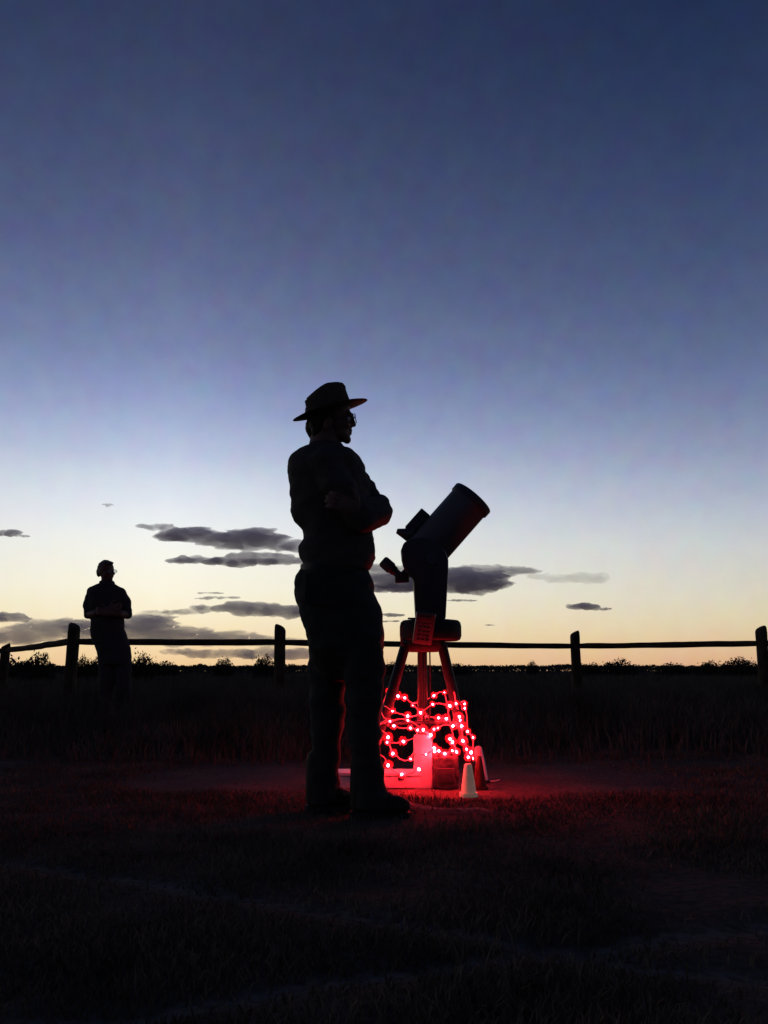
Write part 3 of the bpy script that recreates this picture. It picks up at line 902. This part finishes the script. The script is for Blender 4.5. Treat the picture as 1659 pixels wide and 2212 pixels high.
for s, px in ((-1, 236.5), (1, 247.5)):
    c = W(px, 1234, -.108 + (.02 if s > 0 else 0)); lens_c.append(c)
    gl.tube([c + Vector((.023 * math.cos(2 * math.pi * j / 14), .012 * math.cos(2 * math.pi * j / 14), .018 * math.sin(2 * math.pi * j / 14))) for j in range(15)], .0022, 6)
gl.tube([lens_c[0] + Vector((.023, .012, .004)), lens_c[1] + Vector((-.023, -.012, .004))], .0022, 6)
gl.tube([lens_c[0] + Vector((-.023, -.012, .004)), W(213, 1235.5, 0)], .0022, 6)
g2 = gl.build('glasses', M_METAL, man2)
for c in lens_c:
    lm = MB(); lm.rings([[c + Vector((.022 * math.cos(2 * math.pi * j / 16), .011 * math.cos(2 * math.pi * j / 16) + yy, .017 * math.sin(2 * math.pi * j / 16))) for j in range(16)] for yy in (-.001, .001)])
    lm.build('lens', M_LENS, g2)

# ------------------------------------------------------------------ telescope on its tripod
DT = 4.45
def T(px, py, dy=0.0): return P(px, py, DT + dy)
UT = DT / F
hub = T(914, 1395)
scope = thing('telescope', (hub.x, DT, 0), 'short fat telescope tilted skyward on a single-arm mount and tripod', 'telescope')
AX = (T(1023.5, 1074, .1) - T(908, 1205, .1)).normalized()
PU = Vector((-AX.z, 0, AX.x))                      # across the tube, up and left
front = T(1021, 1077, .1); rear = T(910, 1203, .1)
tb = MB()
tb.tube([rear, rear + AX * .02, front - AX * .02, front], [.113, .1155, .1155, .1155], 40)
tube = tb.build('tube', M_TUBE, scope)
rm = MB(); R = []
yv = Vector((0, 1, 0))
def circ(c, r, n=40): return [c + (PU * math.cos(2 * math.pi * j / n) + yv * math.sin(2 * math.pi * j / n)) * r for j in range(n)]
for s_, r in ((-.036, .1165), (-.034, .123), (.002, .124), (.006, .1215), (.006, .108), (-.01, .106)):
    R.append(circ(front + AX * s_, r))
rm.rings(R, caps=False).build('front_ring', M_BLACK, tube)
cl = MB(); cl.rings([circ(front + AX * s_, r) for s_, r in ((.0015, .107), (.0035, .107))]).build('corrector_lens', M_BLACK, tube)
sc_ = MB(); sc_.rings([circ(front + AX * s_, .034) for s_ in (.002, .022)]).build('secondary_housing', M_BLACK, tube)
rc = MB(); rc.rings([circ(rear + AX * s_, r) for s_, r in ((.03, .118), (-.012, .119), (-.03, .112), (-.042, .085), (-.05, .05))]).build('rear_cell', M_BLACK, tube)
fk = MB(); kc = rear - AX * .045 + PU * .06
fk.rings([circ(kc - AX * s_, .019, 16) for s_ in (-.02, .028)]).build('focus_knob', M_BLACK, tube, bevel=.003)
# finder
fd = MB()
fcen = T(901, 1124, .1) + PU * .006
rot = Matrix((AX, yv, PU)).transposed()
fd.box(fcen - PU * .012 - AX * .004, (.140, .05, .062), rot)
fdo = fd.build('finder', M_BLACK, scope, bevel=.006)
fe = MB(); b0 = T(884, 1150, .1)
fe.tube([T(894, 1154, .1), T(880, 1155, .1), T(870, 1151, .1), T(857, 1147, .1)], [.046, .038, .026, .014], 16).build('finder_eyepiece', M_BLACK, fdo)
fs_ = MB(); fs_.box(fcen - PU * .03, (.05, .03, .03), rot).build('finder_bracket', M_BLACK, fdo, bevel=.003)
# visual back, diagonal, eyepiece
vb = MB(); vb.tube([rear - AX * .03, T(886, 1230, .06), T(876, 1241, .05)], [.032, .027, .027], 20).build('visual_back', M_BLACK, scope)
dg_ = MB(); dg_.box(T(868, 1247, .05), (.078, .055, .056), Matrix.Rotation(-.05, 3, 'Y'))
dgo = dg_.build('star_diagonal', M_BLACK, scope, bevel=.008)
ep = MB(); e0, e1 = T(866, 1246, .05), T(826, 1211, .05)
ev = (e1 - e0)
ep.tube([e0, e0 + ev * .30, e0 + ev * .34, e0 + ev * .48, e0 + ev * .52, e0 + ev * .92, e1], [.020, .022, .026, .027, .033, .033, .026], 20).build('eyepiece', M_BLACK, dgo)
# arm
ap = [(893, 1249), (898, 1338), (963, 1338), (969, 1230), (969, 1208), (960, 1186), (940, 1168), (915, 1160), (888, 1162), (872, 1172), (866, 1188), (868, 1208), (873, 1226), (882, 1238)]
am = MB(); am.prism([T(x, y, -.10) for x, y in ap], 0.0, .085, yv)
arm = am.build('mount_arm', M_BLACK, scope, bevel=.012)
kn = MB(); kn.rings([[T(932, 1208, -.10) + Vector((.03 * math.cos(2 * math.pi * j / 20), dy, .03 * math.sin(2 * math.pi * j / 20))) for j in range(20)] for dy in (.004, -.014)]).build('altitude_cap', M_METAL, arm)
# base drum
bs = MB(); R = []
bc = T(930, 1362)
for z, r in ((-.050, .120), (-.055, .140), (-.048, .156), (-.03, .163), (.02, .163), (.042, .158), (.052, .146), (.056, .11)):
    R.append(ring((bc.x, DT, bc.z + z), r, r, 40, 2.0))
base = bs.rings(R).build('mount_base', M_RUBBER, scope)
lv_ = MB(); lv_.box(T(889, 1336, -.02), (.04, .03, .008)).build('level_plate', M_BLACK, base, bevel=.002)
# hand controller hangs on the base, its face tipped down toward the lamps
hc2 = T(916, 1357, -.185)
hx = Matrix.Rotation(math.radians(24), 3, 'X') @ Matrix.Rotation(.12, 3, 'Y')
hd = MB(); hd.box(hc2, (.10, .028, .17), hx)
hco = hd.build('hand_controller', M_TUBE, scope, bevel=.01)
scn = MB(); scn.box(hc2 + hx @ Vector((0, -.0155, .052)), (.06, .004, .03), hx).build('display', M_BLACK, hco, bevel=.001)
for r in range(5):
    for c in range(3):
        kb = MB(); kb.box(hc2 + hx @ Vector(((c - 1) * .022, -.016, .028 - r * .022)), (.014, .006, .011), hx).build('button', M_TUBE, hco, bevel=.0015)
cc = MB(); cc.tube([T(872, 1345, -.16), T(867, 1352, -.165), T(866, 1372, -.16), T(867, 1392, -.12), T(876, 1396, -.06)], .005, 8).build('controller_cable', M_RUBBER, scope)
# tripod
hd2 = MB(); R = []
for z, r in ((-.040, .075), (-.03, .10), (-.012, .115), (.022, .115)):
    R.append(ring((hub.x, DT, T(914, 1392).z + z), r, r, 30, 2.0))
hd2.rings(R).build('tripod_head', M_RUBBER, scope)
FEET = [(790, 4.25), (912, 4.74), (1019, 4.40)]
TOPS = [(876, 1392, -.06), (912, 1394, .09), (955, 1394, -.05)]
leg_lines = []
for (fx, fd_), (tx, ty, tdy) in zip(FEET, TOPS):
    a = T(tx, ty, tdy); b = Vector((P(fx, 1449, fd_).x, fd_, 0.02))
    leg_lines.append((a, b))
    m_ = a.lerp(b, .56)
    lg = MB(); sd = (b - a).cross(yv).normalized()
    lg.tube([a, m_], [.026, .027], 16)
    lo = lg.build('leg', M_STEEL, scope)
    MB().tube([m_ - (b - a) * .03, b + Vector((0, 0, .02))], [.020, .019], 14).build('lower_tube', M_STEEL, lo)
    MB().tube([a.lerp(b, .53), a.lerp(b, .58)], [.033, .032], 14).build('leg_clamp', M_BLACK, lo, bevel=.003)
    MB().tube([a.lerp(b, .93), b + Vector((0, 0, -.025))], [.024, .027], 14).build('rubber_foot', M_RUBBER, lo, bevel=.003)
ctr = Vector((hub.x, DT, T(914, 1560).z))
MB().tube([Vector((hub.x, DT, T(914, 1400).z)), ctr], .007, 8).build('spreader_rod', M_STEEL, scope)
for a, b in leg_lines:
    t = (a.z - ctr.z) / (a.z - b.z)
    MB().tube([ctr, a.lerp(b, t)], .008, 8).build('spreader_bar', M_BLACK, scope)

# things standing round the tripod
x, y = on_ground(915, 1703)
pw = thing('power_pack', (x, y, 0), 'upright white rectangular power pack glowing red under the tripod', 'power pack')
pwm = MB(); pwm.box((x, y + .03, .128), (.094, .06, .262)); pwo = pwm.build('casing', M_WHITE, pw, bevel=.010)
MB().tube([Vector((x - .03, y + .03, .255)), Vector((x - .028, y + .03, .272)), Vector((x + .028, y + .03, .272)), Vector((x + .03, y + .03, .255))], .005, 8).build('handle', M_WHITE, pw)
MB().tube([T(928, 1392, -.08), T(929, 1440, -.03), T(930, 1520, .0), T(925, 1580, -.02), Vector((x + .02, y + .03, .25))], .004, 8).build('power_cable', M_RUBBER, pw)
x, y = on_ground(820, 1704)
tray = thing('storage_case', (x, y, 0), 'long low pale plastic case lying behind the hatted man legs', 'storage case')
cx = P(815, 1449, y).x
MB().box((cx, y + .1, .028), (.44, .17, .056)).build('case_body', M_WHITE, tray, bevel=.008)
MB().box((cx, y + .1, .067), (.45, .18, .018)).build('lid', M_WHITE, tray, bevel=.006)
for s in (-.12, .12): MB().box((cx + s, y + .006, .055), (.03, .008, .03)).build('latch', M_BLACK, tray, bevel=.002)
x, y = on_ground(963, 1704)
dc = thing('equipment_bag', (x, y, 0), 'dark squat equipment bag between the white power pack and the cream cone', 'bag')
mb = MB(); mb.box((x, y + .06, .075), (.13, .11, .16)); mb.ellipsoid((x, y + .06, .14), (.055, .05, .04))
bo = link('bag_body', remesh(mb, .006, 4, .010, (18, 18, 18), 4), mat('dark_nylon', (0.05, 0.045, 0.05), .75, .25, bump=.3), dc)
MB().tube([Vector((x - .035, y + .02, .15)), Vector((x - .03, y + .01, .185)), Vector((x + .03, y + .01, .185)), Vector((x + .035, y + .02, .15))], .006, 8).build('handle', M_RUBBER, dc)
MB().box((x, y - .002, .065), (.09, .02, .07)).build('pocket', bo.data.materials[0], dc, bevel=.006)
def cone(px, py, hpx, wpx, wtop, m, label, lean=0):
    x, y = on_ground(px, py)
    u = math.hypot(x, y) / F
    h, r0, r1 = hpx * u, wpx * u / 2, wtop * u / 2
    c = thing('marker_cone', (x, y, 0), label, 'cone', 'small cones around the tripod')
    R = []
    gz = ground_z(x, y + r0)
    for z, r in ((.012, r0 * .92), (h * .35, r0 + (r1 - r0) * .35), (h * .7, r0 + (r1 - r0) * .72), (h * .93, r1 * 1.02), (h * .985, r1 * .85), (h, r1 * .5)):
        R.append(ring((x + lean * z, y + r0, gz + z), r, r, 24, 2.0))
    MB().rings(R).build('cone_body', m, c)
    MB().rings([ring((x, y + r0, gz + z), r0 * s, r0 * s, 28, 3.2) for z, s in ((-.012, 1.08), (.006, 1.1), (.012, 1.06))]).build('cone_base', m, c)
    return c
cone(1014, 1715, 63, 34, 16, M_CREAM, 'small cream cone in front of the red lights, nearest the camera')
cone(1038, 1705, 66, 30, 10, mat('dark_orange_rubber', (0.05, 0.02, 0.015), .8, .2), 'dark little cone half hidden behind the cream cone')
x, y = on_ground(1046, 1691)
tp = thing('marker_tube', (x, y, 0), 'pale rounded marker tube leaning at the right of the tripod', 'marker')
h = .165
MB().tube([Vector((x, y + .03, -.005)), Vector((x - .012, y + .03, h * .5)), Vector((x - .024, y + .03, h))], [.028, .026, .022], 18, round_ends=True).build('tube_body', M_WHITE, tp)
MB().rings([ring((x, y + .03, z), r, r, 24, 2.0) for z, r in ((-.01, .036), (.008, .036), (.012, .03))]).build('foot_ring', M_RUBBER, tp)
MB().tube([Vector((x + .03, y + .02, .006)), Vector((x + .06, y + .01, .008)), Vector((x + .085, y + .03, .012))], .003, 6).build('lead_wire', M_WHITE, tp)

# ------------------------------------------------------------------ red string lights wound round the tripod
lights = thing('string_light', (hub.x, DT, 0), 'tangled string of glowing red bulbs wound round the telescope tripod legs', 'string light')
M_CORD = mat('clear_red_cord', (0.55, 0.13, 0.15), 0.45, 0.4, var=0.05, emis=(1.0, 0.035, 0.055), estr=0.55)
BULB = 680.0
def bulb_mat():
    m = bpy.data.materials.new('red_led'); m.use_nodes = True
    t = m.node_tree; t.nodes.clear()
    e = t.nodes.new('ShaderNodeEmission'); e.inputs[0].default_value = (1.0, 0.013, 0.022, 1); e.inputs[1].default_value = BULB
    o = t.nodes.new('ShaderNodeOutputMaterial'); t.links.new(e.outputs[0], o.inputs[0])
    return m
M_LED = bulb_mat()
def S(zx, zy, d): return P(740.6 + zx * .2315, 1426.4 + zy * .2315, d)
CORDS = [
    (4.66, [(380, 440), (384, 380), (425, 290), (470, 300), (515, 335), (578, 350), (620, 380), (655, 400), (728, 388), (790, 362), (850, 330), (900, 298), (948, 303)]),
    (4.30, [(362, 490), (385, 440), (400, 430), (465, 475), (540, 500), (605, 520), (665, 522), (725, 490), (780, 450), (840, 410), (910, 402), (998, 425)]),
    (4.28, [(362, 490), (380, 530), (405, 555), (360, 580), (335, 605), (340, 635), (400, 680), (422, 718), (412, 765)]),
    (4.28, [(335, 610), (380, 585), (440, 568), (530, 548), (607, 560), (660, 585), (725, 632), (750, 648)]),
    (4.60, [(400, 580), (475, 610), (540, 632), (630, 632), (697, 650), (722, 690), (640, 735), (565, 757), (500, 770), (440, 768), (412, 765)]),
    (4.45, [(640, 400), (700, 460), (755, 517), (830, 530), (893, 538), (967, 545)]),
    (4.36, [(750, 648), (790, 690), (820, 697), (850, 642), (887, 632), (950, 600), (1028, 613)]),
    (4.26, [(412, 765), (440, 800), (452, 840), (467, 870), (500, 890), (530, 920)]),
    (4.30, [(300, 860), (345, 880), (390, 910), (405, 950), (422, 980), (470, 1030), (550, 1065), (640, 1052), (710, 1017)]),
    (4.36, [(530, 920), (580, 935), (633, 920), (655, 870), (700, 880), (775, 877), (820, 850), (857, 838), (895, 845), (952, 872), (1022, 842), (1062, 856)]),
    (4.36, [(948, 303), (965, 370), (978, 430), (985, 490), (995, 545), (1010, 620), (1028, 700), (1015, 740), (1022, 763), (1050, 820), (1062, 856)]),
    (4.36, [(1040, 296), (1057, 405), (1080, 470), (1090, 540), (1110, 615), (1115, 690), (1120, 752), (1140, 790), (1155, 830), (1160, 870), (1170, 905)]),
    (4.42, [(1100, 390), (1137, 380), (1137, 448), (1155, 500), (1160, 580), (1165, 665), (1190, 690), (1215, 720), (1215, 800), (1197, 860), (1210, 915), (1190, 960)]),
]
def smooth_path(pts, m=4):
    out = []
    for i in range(len(pts) - 1):
        p0, p1, p2, p3 = pts[max(i - 1, 0)], pts[i], pts[i + 1], pts[min(i + 2, len(pts) - 1)]
        for k in range(m):
            t = k / m
            out.append(0.5 * ((2 * p1) + (p2 - p0) * t + (2 * p0 - 5 * p1 + 4 * p2 - p3) * t * t + (3 * p1 - p0 - 3 * p2 + p3) * t ** 3))
    out.append(pts[-1])
    return out
cord_pts = []
for k, (d, pts) in enumerate(CORDS):
    p3 = [S(x, y, d + .025 * math.sin(i * 1.3 + k)) for i, (x, y) in enumerate(pts)]
    cord_pts += [(x, y, d + .025 * math.sin(i * 1.3 + k)) for i, (x, y) in enumerate(pts)]
    MB().tube(smooth_path(p3), .0031, 7).build('cord', M_CORD, lights)
BULBS = [(425, 290), (515, 335), (578, 350), (655, 418), (728, 388), (850, 330), (948, 303), (840, 410), (998, 425), (1057, 405), (1137, 408), (1137, 448), (362, 490), (465, 475),
         (605, 520), (607, 560), (725, 490), (755, 517), (893, 538), (967, 545), (1088, 528), (1094, 560), (440, 568), (475, 610), (630, 632), (697, 650), (750, 648), (850, 642),
         (887, 632), (820, 697), (1028, 613), (1110, 615), (1165, 665), (1215, 720), (422, 718), (412, 765), (565, 757), (1000, 735), (1022, 763), (1120, 752), (467, 870), (633, 920),
         (775, 877), (853, 818), (857, 852), (895, 845), (952, 872), (1022, 842), (1062, 856), (1155, 830), (1197, 860), (1170, 905), (1210, 915), (422, 980), (710, 1017), (550, 1065)]
bmesh_src = MB().ellipsoid((0, 0, 0), (.0058, .0058, .0072), None, 10, 8).mesh('bulb')
bmesh_src.materials.append(M_LED); bmesh_src.shade_smooth()
def bloom_mat():  # scattering sphere added round each bulb to imitate lens bloom
    m = bpy.data.materials.new('red_bloom_halo'); m.use_nodes = True
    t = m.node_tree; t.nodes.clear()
    v = t.nodes.new('ShaderNodeVolumeScatter'); v.inputs[0].default_value = (1, .12, .15, 1); v.inputs['Density'].default_value = BLOOM_DENSITY
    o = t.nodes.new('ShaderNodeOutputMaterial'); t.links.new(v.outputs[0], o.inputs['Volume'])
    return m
BLOOM_DENSITY = 8.0
bloom_halo = MB().ellipsoid((0, 0, .003), .025, None, 16, 12).mesh('bloom_halo'); bloom_halo.materials.append(bloom_mat()); bloom_halo.shade_smooth()
sock = MB().tube([(0, 0, -.0185), (0, 0, -.007)], .0042, 8).mesh('socket'); sock.materials.append(M_CORD)
for i, (x, y) in enumerate(BULBS):
    d = min(cord_pts, key=lambda q: (q[0] - x) ** 2 + (q[1] - y) ** 2)[2] - .008
    b = bpy.data.objects.new('bulb', bmesh_src); col.objects.link(b); b.parent = lights
    b.location = S(x, y, d) - lights.location
    s = 1.0 if i in (1, 20, 37, 38, 43, 44) else rr.uniform(0.6, 1.1)
    b.scale = (s, s, s)
    b.rotation_euler = (rr.uniform(-.9, .9), rr.uniform(-.9, .9), 0)
    gb = bpy.data.objects.new('bloom_halo', bloom_halo); col.objects.link(gb); gb.parent = b
    so = bpy.data.objects.new('socket', sock); col.objects.link(so); so.parent = b
